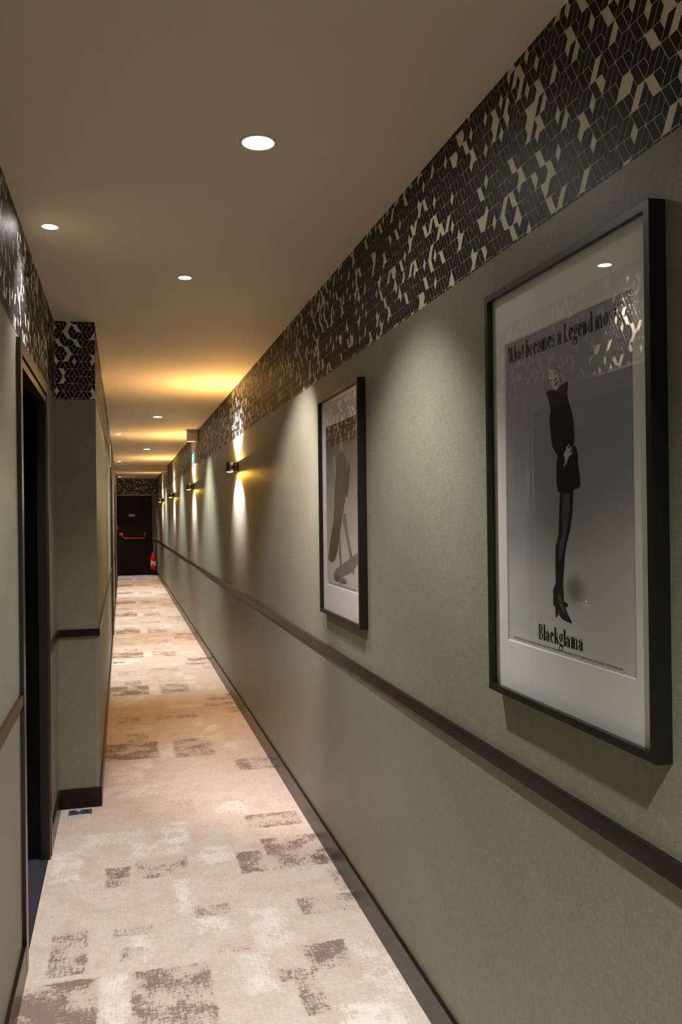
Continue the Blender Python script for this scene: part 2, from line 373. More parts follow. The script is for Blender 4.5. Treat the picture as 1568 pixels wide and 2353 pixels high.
def frieze(mb, u0, u1, v0, v1, to3, seed, off=0.0004):
    """tan ground with raised black shapes; to3(u, v, d) places a point d metres proud of the wall"""
    rnd = random.Random(seed)
    mb.face([to3(u0, v0, 0.0006), to3(u1, v0, 0.0006), to3(u1, v1, 0.0006), to3(u0, v1, 0.0006)], 0)
    mb.face([to3(u0, v0, 0.0), to3(u1, v0, 0.0), to3(u1, v0, 0.0006), to3(u0, v0, 0.0006)], 0)
    for i in range(int((u1-u0)/(4*SX))*2+6):
        for j in range(-2, 16):
            ou, ov = u0+((i-4)*2)*SX, v0+(j*2)*SY+.006
            if (i+j) % 2: continue
            for t, poly in enumerate(CELL):
                if rnd.random() < PTAN[t]: continue
                p = inset([(ou+a*SX, ov+b*SY) for a, b in poly], GAP/2)
                p = clip(p, u0, u1, v0, v1)
                if p: mb.face([to3(a, b, 0.0006+off) for a, b in p], 1)
m = MB(); frieze(m, 0.0, YE-YB, ZF, H, lambda u, v, d: (XR-d, YE-u, v), 3)
struct(m, 'trim_2', ['tan', 'ink'], 'black and tan geometric paper frieze along the top of the right wall', 'wallpaper frieze')
m = MB(); frieze(m, 0.0, YS-YB, ZF, H, lambda u, v, d: (XL+d, YB+u, v), 5)
struct(m, 'trim_3', ['tan', 'ink'], 'geometric paper frieze along the near left wall, above the first doorway', 'wallpaper frieze')
m = MB(); frieze(m, 0.0, XF-XL, ZF, H, lambda u, v, d: (XL+u, YS-d, v), 11)
struct(m, 'trim_4', ['tan', 'ink'], 'square of geometric paper on the face of the wall step', 'wallpaper frieze')
m = MB(); frieze(m, 0.0, YE-YS, ZF, H, lambda u, v, d: (XF+d, YS+u, v), 8)
struct(m, 'trim_5', ['tan', 'ink'], 'geometric paper frieze along the far left wall', 'wallpaper frieze')
m = MB(); frieze(m, 0.0, XR-XF, ZF, H, lambda u, v, d: (XF+u, YE-d, v), 9)
struct(m, 'trim_6', ['tan', 'ink'], 'geometric paper above the fire door on the end wall', 'wallpaper frieze')

# dado rails and baseboards
RT, RZ0, RZ1, BT, BZ = 0.0115, 0.886, 0.924, 0.013, 0.100
def run(name, label, cat, segs, t, z0, z1):
    m = MB()
    for s in segs:
        if s[0] == 'R': m.box(XR-t, XR+.002, s[1], s[2], z0, z1)
        elif s[0] == 'L': m.box(s[3]-.002, s[3]+t, s[1], s[2], z0, z1)
        else: m.box(s[1], s[2], s[3]-t, s[3]+.002, z0, z1)
    return struct(m, name, 'wood', label, cat, 0.0015)
run('trim_7', 'dark wooden dado rail running along the right wall below the posters', 'dado rail', [('R', YB, 3.98), ('R', 3.981, YE)], RT, RZ0, RZ1)
run('trim_8', 'short dark dado rail on the near left wall, ending at the first doorway', 'dado rail', [('L', YB, D1[0]+.001, XL)], RT, RZ0, RZ1)
run('trim_9', 'dark dado rail wrapping the wall step on the left', 'dado rail', [('L', D1[1], YS-RT, XL), ('F', XL, XF+RT, YS), ('L', YS, D2[0], XF)], RT, RZ0, RZ1)
run('trim_10', 'dark dado rail on the left between the second and third doorways', 'dado rail', [('L', D2[1], D3[0], XF)], RT, RZ0, RZ1)
run('trim_11', 'dark dado rail on the left beyond the third doorway', 'dado rail', [('L', D3[1], YE, XF)], RT, RZ0, RZ1)
run('trim_12', 'stub of dado rail on the end wall right of the fire door', 'dado rail', [('F', .768, XR, YE)], RT, RZ0, RZ1)
run('baseboard_right', 'dark polished baseboard along the right wall', 'baseboard', [('R', YB, YE)], BT, -.001, BZ)
run('baseboard_left', 'dark polished baseboard on the near left wall before the first doorway', 'baseboard', [('L', YB, D1[0]+.002, XL)], BT, -.001, BZ)
run('baseboard_left', 'dark baseboard wrapping the foot of the wall step', 'baseboard', [('L', D1[1], YS-BT, XL), ('F', XL, XF+BT, YS), ('L', YS, D2[0], XF)], BT, -.001, BZ)
run('baseboard_left', 'dark baseboard on the left between the second and third doorways', 'baseboard', [('L', D2[1], D3[0], XF)], BT, -.001, BZ)
run('baseboard_left', 'dark baseboard on the left beyond the third doorway', 'baseboard', [('L', D3[1], YE, XF)], BT, -.001, BZ)
run('baseboard_end', 'dark baseboard right of the fire door', 'baseboard', [('F', .768, XR, YE)], BT, -.001, BZ)
m = MB(); m.box(XF-.017, XF+.0012, YS-.0015, YS+.016, BZ, RZ0); struct(m, 'trim_13', 'grey_bead', 'grey corner strip on the edge of the wall step below the rail', 'corner strip')
m = MB(); m.box(XF-.003, XF+.0012, YS-.0012, YS+.003, RZ1, ZF); struct(m, 'trim_14', 'wall', 'slim edge bead on the wall step above the rail', 'corner strip')

# left-hand doorways
def doorway(name, label, X, a, b):
    t = thing(name, label, 'door', (X, a, 0), kind='structure')
    w = b-a; P = 0.014; W0 = 0.048
    m = MB()
    m.box(-.03, P, 0, W0, 0, ZD); m.box(-.03, P, w-W0, w, 0, ZD); m.box(-.03, P, W0, w-W0, ZD-W0, ZD)
    m.build('door_frame', 'trim', t, 0.002)
    m = MB()                                                    # inner frame after a shadow groove
    i0 = W0+.010; m.box(-.03, P-.003, i0, i0+.024, 0, ZD-i0-.03); m.box(-.03, P-.003, w-i0-.024, w-i0, 0, ZD-i0-.03); m.box(-.03, P-.003, i0, w-i0, ZD-i0-.030, ZD-i0)
    m.build('inner_frame', 'trim', t, 0.0015)
    m = MB()
    g = W0-.001; m.box(-REC-.05, -.008, g-.02, i0+.004, 0, ZD-.02); m.box(-REC-.05, -.008, w-i0-.004, w-g+.02, 0, ZD-.02); m.box(-REC-.05, -.008, g-.02, w-g+.02, ZD-i0-.01, ZD-.02)
    m.build('reveal', 'black', t)
    m = MB(); m.box(-REC-.045, -REC, i0, w-i0, .006, ZD-i0-.005); lf = m.build('door_leaf', 'black_matt', t)
    m = MB(); m.lathe([(0, 0), (.026, 0), (.026, .006), (.009, .008), (.009, .045), (0, .045)], 'x', (-REC, w-i0-.08, 1.03), 20)
    m.tube([(-REC+.04, w-i0-.08, 1.03), (-REC+.045, w-i0-.12, 1.03), (-REC+.045, w-i0-.20, 1.03)], .009)
    m.build('door_handle', 'steel', lf)
    return t
doorway('door_1', 'nearest black doorway in the left wall, framed in dark lacquer', XL, *D1)
doorway('door_2', 'second black doorway in the left wall, beyond the wall step', XF, *D2)
doorway('door_3', 'third and farthest black doorway in the left wall, just before the ceiling beam', XF, *D3)

# fire door at the end
t = thing('door_4', 'black fire door with a red push bar closing the far end of the corridor', 'door', (0.318, YE, 0), kind='structure')
hw = 0.447
m = MB(); m.box(-hw, -hw+.055, -.022, 0, 0, 2.085); m.box(hw-.055, hw, -.022, 0, 0, 2.085); m.box(-hw+.055, hw-.055, -.022, 0, 2.03, 2.085)
m.build('door_frame', 'door_black', t, 0.002)
m = MB(); m.box(-hw, hw, -.028, 0, 2.085, 2.112); m.build('lintel_strip', 'ring', t, 0.002, label='pale strip above the black door')
m = MB(); m.box(-hw+.057, hw-.057, -.014, 0, .006, 2.028); lf = m.build('door_leaf', 'door_black', t, 0.001)
m = MB(); m.box(-hw+.06, -hw+.148, -.075, -.014, 1.045, 1.105); m.box(-hw+.13, -hw+.15, -.080, -.010, 1.05, 1.10)
bar = m.build('push_bar_box', 'bar_red', t, 0.006, label='red lock box of the push bar')
m = MB(); x0, x1 = -hw+.14, .26
pts = [(x0, -.05, 1.06)] + [(x0+.06*(1-math.cos(k*PI/12)), -.075, 1.03-.055*math.sin(k*PI/12)) for k in range(7)] + [(x1-.055+.055*math.sin(k*PI/12), -.075, .975+.055*(1-math.cos(k*PI/12))) for k in range(7)] + [(x1, -.06, 1.08), (x1, -.02, 1.10)]
m.tube(pts, .0105, 12); m.build('push_bar', 'bar_red', t, label='red tubular push bar')
m = MB(); m.box(x1-.016, x1+.016, -.03, -.012, 1.05, 1.125); m.build('push_bar_bracket', 'bar_red', t, 0.004)
m = MB(); m.box(-hw+.005, -hw+.040, -.05, -.020, 1.20, 1.295); m.build('strike_box', 'bar_red', t, 0.003, label='dull red strike on the door frame')
m = MB(); m.box(-.148, .032, -.017, -.013, 1.54, 1.60)
s = m.build('door_sign', 'label_white', t, label='small white sign with a green end')
m = MB(); m.box(-.010, .030, -.0185, -.0165, 1.542, 1.598); m.build('green_panel', 'green', s)
m = MB()
for k in range(3):
    x = -.135
    while x < -.03:
        l = random.uniform(.006, .014); m.box(x, x+l, -.018, -.0165, 1.583-k*.016, 1.590-k*.016); x += l+.004
m.build('lettering', 'label_grey', s)
m = MB(); m.box(.27, .345, -.017, -.013, 1.975, 1.99); m.build('closer_label', 'bar_red', t, label='thin red label near the top corner')
m = MB(); m.box(.20, .36, -.045, -.014, 1.93, 1.965); m.build('door_closer', 'door_black', t, 0.004)
# ---------------------------------------------------------------- ceiling downlights
def make_downlight(r, lens):
    t = thing('recessed_downlight', '-', 'ceiling light')
    m = MB(); m.lathe([(r*.98, .004), (r*.98, -.0015), (r*1.0, -.003), (r*1.14, -.0025), (r*1.2, .0), (r*1.2, .001)], 'z', (0, 0, 0), 40)
    m.build('trim_ring', 'ring', t)
    m = MB(); m.lathe([(0, -.0012), (r*.98, -.0012), (r*.98, .002), (0, .002)], 'z', (0, 0, 0), 40, smooth=False)
    m.build('lens', lens, t)
    return t
big = make_downlight(.043, 'lens_cool'); small = make_downlight(.027, 'lens_pink'); used = set()
for x, y, kind, aim, label in DOWNLIGHTS:
    src = big if kind == 'big' else small
    o = src if kind not in used else copy_tree(src)
    used.add(kind)
    o.location = (x, y, H); o['label'] = label; o['category'] = 'ceiling light'; o['group'] = 'recessed ceiling downlights'
    ld = bpy.data.lights.new('bulb', 'SPOT'); ld.energy = DOWN_W*(1.35 if y < 1 else 1) if kind == 'big' else PINK_W*(3.4 if aim[0] else 1.0)
    ld.color = COL_DOWN if kind == 'big' else COL_PINK
    ld.spot_size = SPOT_ANGLE*(0.90 if y > 8 and kind == 'big' else 0.66 if aim[0] > 1 else 1); ld.spot_blend = 0.7; ld.shadow_soft_size = .022 if kind == 'big' else .015
    lo = bpy.data.objects.new('bulb', ld); C.objects.link(lo); lo.parent = o; lo.location = (0, 0, -.012)
    lo.rotation_euler = Vector((aim[0], aim[1], -2.5)).to_track_quat('-Z', 'Y').to_euler()
# ---------------------------------------------------------------- wall lights
def make_sconce():
    t = thing('wall_sconce', '-', 'wall light')
    bx, hb, rb = -.067, .0375, .028            # body axis distance from the wall, half height, radius
    m = MB(); m.lathe([(rb*.86, -hb+.006), (rb*.86, -hb), (rb, -hb), (rb, hb), (rb*.86, hb), (rb*.86, hb-.006)], 'z', (bx, 0, 0), 36)
    m.build('lamp_body', 'bronze', t)
    m = MB(); m.lathe([(.0, -.031), (.0165, -.031), (.0165, .031), (0, .031)], 'z', (-.021, 0, .0), 28); m.box(-.006, 0, -.018, .018, -.031, .031)
    m.box(-.042, -.02, -.006, .006, -.018, .018)
    m.build('wall_bracket', 'bronze', t)
    for sgn in (-1, 1):
        m = MB(); m.lathe([(0, sgn*(hb+(.0045 if sgn < 0 else -.0045))), (rb*.4, sgn*(hb+(.0038 if sgn < 0 else -.0045))), (rb*.68, sgn*(hb+(.0018 if sgn < 0 else -.0046))), (rb*.84, sgn*(hb-(.001 if sgn < 0 else .0048))), (rb*.86, sgn*(hb-.005)), (0, sgn*(hb-.006))], 'z', (bx, 0, 0), 32)
        m.build('lens', 'lens_amber', t)
        # wide amber glow of the lamp
        ld = bpy.data.lights.new('amber_bulb', 'AREA'); ld.shape = 'DISK'; ld.size = .044; ld.energy = SCONCE_AMBER*(0.5 if sgn < 0 else 1.0); ld.color = COL_AMBER if sgn < 0 else COL_AMBER_UP; ld.spread = PI
        lo = bpy.data.objects.new('amber_bulb', ld); C.objects.link(lo); lo.parent = t; lo.location = (bx, 0, sgn*(hb+.006))
        lo.rotation_euler = (0 if sgn < 0 else PI, 0, 0)
        # tight white beam washing the wall
        ld = bpy.data.lights.new('white_bulb', 'SPOT'); ld.energy = SCONCE_WHITE; ld.color = COL_WHITE
        ld.spot_size = math.radians(128); ld.spot_blend = 0.2; ld.shadow_soft_size = .004
        lo = bpy.data.objects.new('white_bulb', ld); C.objects.link(lo); lo.parent = t; lo.location = (bx+.012, 0, sgn*(hb+.007))
        tl = math.radians(26 if sgn < 0 else 27); d = Vector((math.sin(tl), 0, sgn*math.cos(tl)))
        z = -d; yv = Vector((0, 1, 0)); xv = yv.cross(z).normalized()
        mw = Matrix((xv, yv, z)).transposed(); lo.rotation_euler = mw.to_euler()
        lo.scale = (0.235 if sgn < 0 else 0.21, 1.0, 1.0)
    return t
sc = make_sconce()
SC = [(6.58, 'nearest bronze up-and-down wall light on the right wall, beyond the posters'),
      (10.76, 'second bronze wall light, directly beneath the green exit sign'),
      (14.92, 'third bronze wall light, just this side of the ceiling beam'),
      (19.2, 'farthest and smallest bronze wall light, beyond the ceiling beam')]
for i, (y, label) in enumerate(SC):
    o = sc if i == 0 else copy_tree(sc)
    o.location = (XR, y, 1.882); o['label'] = label; o['category'] = 'wall light'; o['group'] = 'bronze wall lights on the right wall'
# ---------------------------------------------------------------- framed posters
def flat(mb, pts, d, mi=0): mb.face([(-d, -u, v) for u, v in pts], mi)
def outline_ok(p):  # drop repeated points
    return [q for i, q in enumerate(p) if q != p[i-1]]
PW, PH, FW, FD = 0.657, 0.934, 0.0165, 0.032
def make_frame(label):
    t = thing('framed_poster', label, 'framed poster'); a, b = PW/2, PH/2
    m = MB(); prof = [(0, 0), (0, FD), (FW, FD), (FW, FD-.012), (.010, FD-.012), (.010, 0)]   # inset from edge, distance from wall
    cor = [(-a, -b, 1, 1), (a, -b, -1, 1), (a, b, -1, -1), (-a, b, 1, -1)]
    for k in range(4):
        c0, c1 = cor[k], cor[(k+1) % 4]
        for j in range(len(prof)):
            p, q = prof[j], prof[(j+1) % len(prof)]
            P = lambda c, r: (-r[1], -(c[0]+c[2]*r[0]), c[1]+c[3]*r[0])
            m.quad(P(c0, p), P(c1, p), P(c1, q), P(c0, q))
    m.build('frame', 'frame', t, 0.0008)
    m = MB(); m.box(-.004, -.001, -a+.006, a-.006, -b+.006, b-.006); m.build('backing_board', 'black_matt', t)
    ow, ob, oh = .2536, -.342, .341          # window in the mat
    m = MB(); X = -(FD-.0175)
    g0, g1, h0, h1 = -a+.009, a-.009, -b+.009, b-.009
    for r in ((g0, -ow, h0, h1), (ow, g1, h0, h1), (-ow, ow, h0, ob), (-ow, ow, oh, h1)): m.box(X-.0018, X, r[0], r[1], r[2], r[3])
    mt = m.build('mat_board', 'mat', t)
    m = MB(); e = .0028
    I, O = [(-ow+e, ob+e), (ow-e, ob+e), (ow-e, oh-e), (-ow+e, oh-e)], [(-ow, ob), (ow, ob), (ow, oh), (-ow, oh)]
    for k in range(4):
        q = (k+1) % 4; m.quad((X-.0019, O[k][0], O[k][1]), (X-.0019, O[q][0], O[q][1]), (X+.0006, I[q][0], I[q][1]), (X+.0006, I[k][0], I[k][1]))
    m.build('bevel', 'bevel', mt, label='white bevelled edge of the mat window')
    m = MB(); m.box(-(FD-.012)-.0015, -(FD-.012)-.0001, g0+.001, g1-.001, h0+.001, h1-.001); m.build('glass', 'glass', t)
    return t, -(X+.0008), ow, ob, oh
# hand-cut fat-face lettering (thick stems, hairline joins); unit = x-height 1
def glyph(ch):
    P = []; w = .62
    rect = lambda x0, y0, x1, y1: P.append([(x0, y0), (x1, y0), (x1, y1), (x0, y1)])
    def arc(cx, cy, rx, ry, rx2, ry2, a0, a1, n=10, cx2=None, cy2=None):
        cx2 = cx if cx2 is None else cx2; cy2 = cy if cy2 is None else cy2
        A = [math.radians(a0+(a1-a0)*i/n) for i in range(n+1)]
        for i in range(n):
            P.append([(cx+rx*math.cos(A[i]), cy+ry*math.sin(A[i])), (cx+rx*math.cos(A[i+1]), cy+ry*math.sin(A[i+1])),
                      (cx2+rx2*math.cos(A[i+1]), cy2+ry2*math.sin(A[i+1])), (cx2+rx2*math.cos(A[i]), cy2+ry2*math.sin(A[i]))])
    s = .25; t = .045
    if ch == 'o': arc(.30, .5, .30, .51, .055, .45, 0, 360, 24); w = .64
    elif ch == 'e':
        arc(.28, .5, .28, .51, .045, .45, 20, 320, 22); rect(.2, .5, .545, .5+t*1.3); arc(.42, .62, .13, .38, .02, .3, -20, 70, 5); w = .60
    elif ch == 'c':
        arc(.28, .5, .28, .51, .045, .45, 50, 310, 20); arc(.42, .74, .12, .14, 0, 0, 0, 360, 12); w = .58
    elif ch == 'a':
        rect(.29, .06, .53, .78); arc(.30, .74, .20, .27, .12, .22, 0, 170, 10); arc(.14, .75, .11, .12, 0, 0, 0, 360, 12)
        arc(.25, .27, .24, .29, .06, .22, 60, 300, 14); rect(.25, .50, .32, .54); arc(.57, .12, .12, .13, .06, .09, 180, 330, 6); w = .66
    elif ch == 's':
        arc(.25, .74, .20, .27, .12, .22, 30, 180, 10); arc(.25, .27, .20, .28, .12, .22, 180, 360, 12)
        P.append([(.04, .76), (.10, .50), (.30, .38), (.46, .22), (.44, .40), (.32, .56), (.18, .66), (.13, .80)])
        rect(.40, .72, .44, .98); rect(.05, .02, .09, .30); w = .52
    elif ch in 'mnh':
        rect(.04, 0, .04+s, 1.0 if ch != 'h' else 1.5); rect(-.03, 1-t if ch != 'h' else 1.5-t, .2, 1 if ch != 'h' else 1.5); rect(0, 0, .30, t)
        for k in range(2 if ch == 'm' else 1):
            x = .32+k*.32; arc(x+.02, .80, .17, .21, .11, .15, 30, 170, 8); rect(x+.0, 0, x+.19, .86); rect(x-.03, 0, x+.23, t)
        w = .96 if ch == 'm' else .62
    elif ch in 'bdlk':
        x = .04 if ch != 'd' else .36
        rect(x, 0, x+s, 1.5); rect(x-.07, 1.5-t, x+.1, 1.5)
        if ch == 'b': arc(.30, .5, .27, .51, .07, .45, -125, 125, 18); w = .62
        if ch == 'd': arc(.28, .5, .27, .51, .07, .45, 55, 305, 18); rect(x, 0, x+s+.05, t); w = .64
        if ch == 'l': rect(-.02, 0, .30, t); w = .33
        if ch == 'k':
            rect(-.02, 0, .30, t); P.append([(.22, .42), (.25, .38), (.52, .96), (.48, .98)]); P.append([(.26, .56), (.38, .78), (.66, 0), (.43, 0)]); rect(.40, 1-t, .62, 1); w = .68
    elif ch == 't': rect(.08, .08, .08+s, 1.28); rect(0, 1-t*1.4, .40, 1); arc(.33, .14, .12, .15, .06, .10, 180, 330, 6); w = .44
    elif ch == 'g':
        arc(.26, .66, .24, .36, .06, .31, 0, 360, 18); arc(.50, .98, .09, .09, 0, 0, 0, 360, 10); arc(.24, -.28, .26, .25, .17, .17, 0, 360, 18)
        P.append([(.04, .20), (.12, .30), (.16, .12), (.46, .10), (.52, -.05), (.50, -.22), (.40, -.08), (.10, -.05), (.02, .08)]); w = .60
    elif ch == 'W':
        for x in (0, .36):
            P.append([(x, 1.45), (x+.26, 1.45), (x+.42, 0), (x+.36, 0), (x+.24, .02)]); P.append([(x+.38, 0), (x+.42, 0), (x+.56, 1.45), (x+.52, 1.45)])
        rect(-.05, 1.45-t, .72, 1.45); rect(.8, 1.45-t, 1.0, 1.45); w = .98
    elif ch == 'L':
        rect(.05, 0, .29, 1.45); rect(-.02, 1.45-t, .38, 1.45); rect(-.02, 0, .58, t); P.append([(.58, 0), (.61, .5), (.58, .5), (.40, .03)]); w = .66
    elif ch == 'B':
        rect(.05, 0, .29, 1.45); rect(-.02, 1.45-t, .35, 1.45); rect(-.02, 0, .35, t)
        arc(.33, 1.10, .29, .35, .10, .30, -90, 90, 14); arc(.35, .39, .33, .39, .12, .34, -90, 90, 14); w = .72
    elif ch == '?':
        arc(.26, 1.12, .26, .34, .06, .30, -80, 180, 14); arc(.10, 1.10, .10, .10, 0, 0, 0, 360, 10); rect(.22, .40, .27, .82); arc(.25, .12, .12, .12, 0, 0, 0, 360, 14); w = .56
    else: w = .26
    return P, w
def lettering(text, u0, u1, v, xh, d):
    tot = sum(glyph(c)[1] for c in text); sx = (u1-u0)/tot; m = MB(); x = 0
    for c in text:
        P, w = glyph(c)
        for p in P: flat(m, [(u0+(x+a)*sx, v+b*xh) for a, b in p], d)
        x += w
    return m
def caption(text, u0, u1, v, size, d, parent):
    cu = bpy.data.curves.new('caption', 'FONT'); cu.body = text; cu.size = size; cu.resolution_u = 2; cu.offset = 0.0
    tmp = bpy.data.objects.new('tmp', cu); C.objects.link(tmp); bpy.context.view_layer.update()
    me = bpy.data.meshes.new_from_object(tmp.evaluated_get(bpy.context.evaluated_depsgraph_get()))
    xs = [p.co.x for p in me.vertices]; k = (u1-u0)/(max(xs)-min(xs)); x0 = min(xs)
    for p in me.vertices: p.co = Vector((-d, -(u0+(p.co.x-x0)*k), v+p.co.y))
    me.materials.clear(); me.materials.append(MAT['txt'])
    bpy.data.objects.remove(tmp); o = bpy.data.objects.new('caption', me); C.objects.link(o); o.parent = parent; return o
CAP = "BLACKGLAMA® IS THE WORLD'S FINEST NATURAL DARK RANCH MINK BRED ONLY IN AMERICA BY THE GREAT LAKES MINK MEN"
P1= {'coat': [(-0.07,0.2148),(-0.0618,0.2014),(-0.0536,0.1908),(-0.0457,0.1749),(-0.0433,0.1599),(-0.0493,0.1445),(-0.0444,0.1184),(-0.0422,0.1008),(-0.0357,0.0842),(-0.0172,0.0656),(-0.0223,0.0447),(-0.0226,0.0156),(-0.0178,-0.0064),(0.0007,-0.0102),(0.0242,-0.009),(0.0445,-0.0051),(0.062,-0.0025),(0.0719,0.0041),(0.0676,0.0243),(0.0632,0.0435),(0.0625,0.0637),(0.0567,0.0781),(0.0444,0.0842),(0.0495,0.0901),(0.0496,0.113),(0.0458,0.1388),(0.0338,0.1633),(0.023,0.188),(0.0284,0.2001),(0.0287,0.2091),(0.0197,0.2117),(-0.0014,0.2072),(-0.0176,0.199),(-0.0338,0.2041),(-0.0501,0.2172)],'hair': [(-0.0675,0.2511),(-0.0575,0.2548),(-0.0433,0.2624),(-0.0309,0.2602),(-0.0163,0.2477),(-0.006,0.2315),(-0.0026,0.21),(-0.0176,0.199),(-0.0284,0.2033),(-0.0448,0.2057),(-0.0618,0.2027),(-0.0692,0.2201)],'face': [(-0.0465,0.2462),(-0.0272,0.2456),(-0.0139,0.2381),(-0.0062,0.2263),(-0.0052,0.213),(-0.0121,0.2035),(-0.0203,0.2001),(-0.0323,0.2078),(-0.0444,0.2217),(-0.0496,0.2346)],'eye': [(-0.0429,0.2255),(-0.036,0.2251),(-0.0374,0.2226),(-0.0416,0.2219)],'eye2': [(-0.0247,0.2366),(-0.0166,0.2379),(-0.0172,0.2353),(-0.0227,0.2329)],'nose': [(-0.0265,0.2222),(-0.0169,0.2267),(-0.0156,0.2238),(-0.0238,0.2205)],'mouth': [(-0.0249,0.212),(-0.0171,0.2175),(-0.0103,0.2204),(-0.0104,0.2164),(-0.0173,0.2102),(-0.0228,0.2093)],'hand': [(0.0086,0.0676),(0.0147,0.0737),(0.0214,0.0822),(0.0318,0.0865),(0.0318,0.0846),(0.0226,0.0757),(0.0316,0.0795),(0.0413,0.08),(0.0412,0.0787),(0.0289,0.0726),(0.0429,0.0757),(0.0431,0.0741),(0.0308,0.0688),(0.043,0.069),(0.0429,0.0667),(0.0338,0.0645),(0.026,0.0586),(0.0179,0.0475),(0.0087,0.0423),(0.0061,0.0437),(0.0128,0.0505),(0.0131,0.0608)],'legs': [(-0.0165,-0.0018),(-0.0094,-0.0091),(-0.0135,-0.0519),(-0.0175,-0.0949),(-0.0299,-0.1182),(-0.0323,-0.153),(-0.032,-0.1963),(-0.0428,-0.2087),(-0.0436,-0.2408),(-0.0407,-0.2427),(-0.0348,-0.2428),(-0.0339,-0.2651),(-0.028,-0.2651),(-0.0234,-0.2574),(-0.0048,-0.2668),(0.0288,-0.2706),(0.0322,-0.2667),(0.0236,-0.2593),(0.0127,-0.2493),(0.0073,-0.24),(0.0163,-0.2391),(0.0159,-0.2321),(0.0019,-0.2292),(-0.0014,-0.194),(0.0072,-0.1368),(0.0134,-0.1155),(0.0281,-0.0871),(0.0401,-0.0494),(0.0441,-0.0038)],'heelgap': [(-0.0239,-0.246),(-0.0161,-0.2574),(-0.0228,-0.2574)],'leghi': [(0.002,-0.0137),(0.0288,-0.0103),(0.0293,-0.041),(0.0216,-0.0731),(0.0109,-0.1028),(0.0019,-0.1229),(-0.0073,-0.1446),(-0.0174,-0.1451),(-0.0121,-0.1091),(-0.0,-0.0889),(-0.0017,-0.0449)],'foothi': [(-0.0268,-0.2218),(-0.015,-0.2165),(-0.0038,-0.2297),(0.0097,-0.2567),(0.0012,-0.2548),(-0.0185,-0.2383)],'shadow': [(0.0086,-0.1904),(0.0422,-0.1769),(0.0687,-0.1888),(0.0815,-0.2013),(0.0574,-0.2171),(0.0243,-0.2312),(0.0049,-0.2247)]}
P2= {'coat': [(-0.0088,0.2128),(-0.0532,0.2018),(-0.0792,0.1279),(-0.1055,0.0565),(-0.1263,-0.0525),(-0.1855,-0.1452),(-0.2292,-0.2176),(-0.2221,-0.236),(-0.1748,-0.243),(-0.1124,-0.2308),(-0.0732,-0.1965),(-0.0255,-0.1236),(0.0137,-0.0561),(0.0589,0.0099),(0.0674,0.0409),(0.0872,0.0266),(0.1077,0.0295),(0.1303,0.0834),(0.1491,0.1435),(0.1209,0.1656),(0.0814,0.1888),(0.0408,0.2091)],'leg': [(0.0288,-0.0351),(0.0774,-0.0354),(0.1072,-0.1211),(0.157,-0.1876),(0.1926,-0.2529),(0.1853,-0.2718),(0.166,-0.2713),(0.1475,-0.2488),(0.092,-0.1557),(0.0204,-0.0631)],'leg2': [(-0.0331,-0.1309),(-0.0159,-0.1341),(-0.0081,-0.2081),(-0.0027,-0.2432),(-0.0315,-0.2447),(-0.0503,-0.1813)],'shadow': [(-0.1461,-0.2912),(-0.0991,-0.2664),(0.0751,-0.2253),(0.2461,-0.1841),(0.2439,-0.2302),(0.14,-0.2696),(-0.0417,-0.3024),(-0.132,-0.3159)],'head': [(-0.0069,0.2516),(0.012,0.257),(0.0314,0.2466),(0.0273,0.2207),(0.0057,0.2153),(-0.0126,0.2238)],'armL': [(-0.1209,0.203),(-0.0979,0.205),(-0.0849,0.1643),(-0.0792,0.1279),(-0.0945,0.1232),(-0.1079,0.1584)],'armR': [(0.1177,0.2375),(0.1294,0.2297),(0.1102,0.1937),(0.1129,0.1388),(0.0995,0.1395),(0.0937,0.188),(0.1051,0.2283)]}

def sheet(t, X, ow, ob, oh, m_):
    mb = MB(); mb.box(-X, -X+.0006, -ow+.001, ow-.001, ob+.001, oh-.001); return mb.build('poster', m_, t)
def layer(par, name, mat, polys, d):
    for p in polys:
        mb = MB(); flat(mb, outline_ok(p), d); mb.build(name, mat, par)
t1, X, ow, ob, oh = make_frame('large framed fashion poster nearest the camera, reading What becomes a Legend most?')
t1.location = (XR, 1.5554, 1.546); t1['group'] = 'framed posters on the right wall'
s = sheet(t1, X, ow, ob, oh, 'poster1'); e = .00012
layer(s, 'printed_legs', 'stocking', [P1['legs']], X+2*e)
layer(s, 'printed_highlight', 'sheen', [P1['leghi'], P1['foothi']], X+3*e)
layer(s, 'printed_gap', 'pshadow', [P1['heelgap']], X+3*e)
layer(s, 'printed_coat', 'coat', [P1['coat']], X+4*e)
layer(s, 'printed_hair', 'hair', [P1['hair']], X+5*e)
layer(s, 'printed_skin', 'skin', [P1['face'], P1['hand']], X+6*e)
layer(s, 'printed_features', 'txt', [P1['eye'], P1['eye2'], P1['nose'], P1['mouth']], X+7*e)
lettering('What becomes a Legend most?', -.238, .222, .2915, .0255, X+3*e).build('headline', 'txt', s)
lettering('Blackglama', -.109, .075, -.3195, .0225, X+3*e).build('wordmark', 'txt', s)
caption(CAP, -.2267, .2085, -.3335, .0062, X+3*e, s)
t2, X, ow, ob, oh = make_frame('smaller-looking framed poster farther along the right wall, a dark coated figure with raised arms')
t2.location = (XR, 3.35, 1.54); t2['group'] = 'framed posters on the right wall'
s = sheet(t2, X, ow, ob, oh, 'poster2')
layer(s, 'printed_shadow', 'pshadow', [P2['shadow']], X+e)
layer(s, 'printed_legs', 'pshadow', [P2['leg'], P2['leg2']], X+2*e)
layer(s, 'printed_coat', 'pmid', [P2['coat']], X+4*e)
layer(s, 'printed_skin', 'hair', [P2['head'], P2['armL'], P2['armR']], X+5*e)
lettering('Blackglama', -.109, .075, -.3195, .0225, X+3*e).build('wordmark', 'txt', s)
caption(CAP, -.2267, .2085, -.3335, .0062, X+3*e, s)
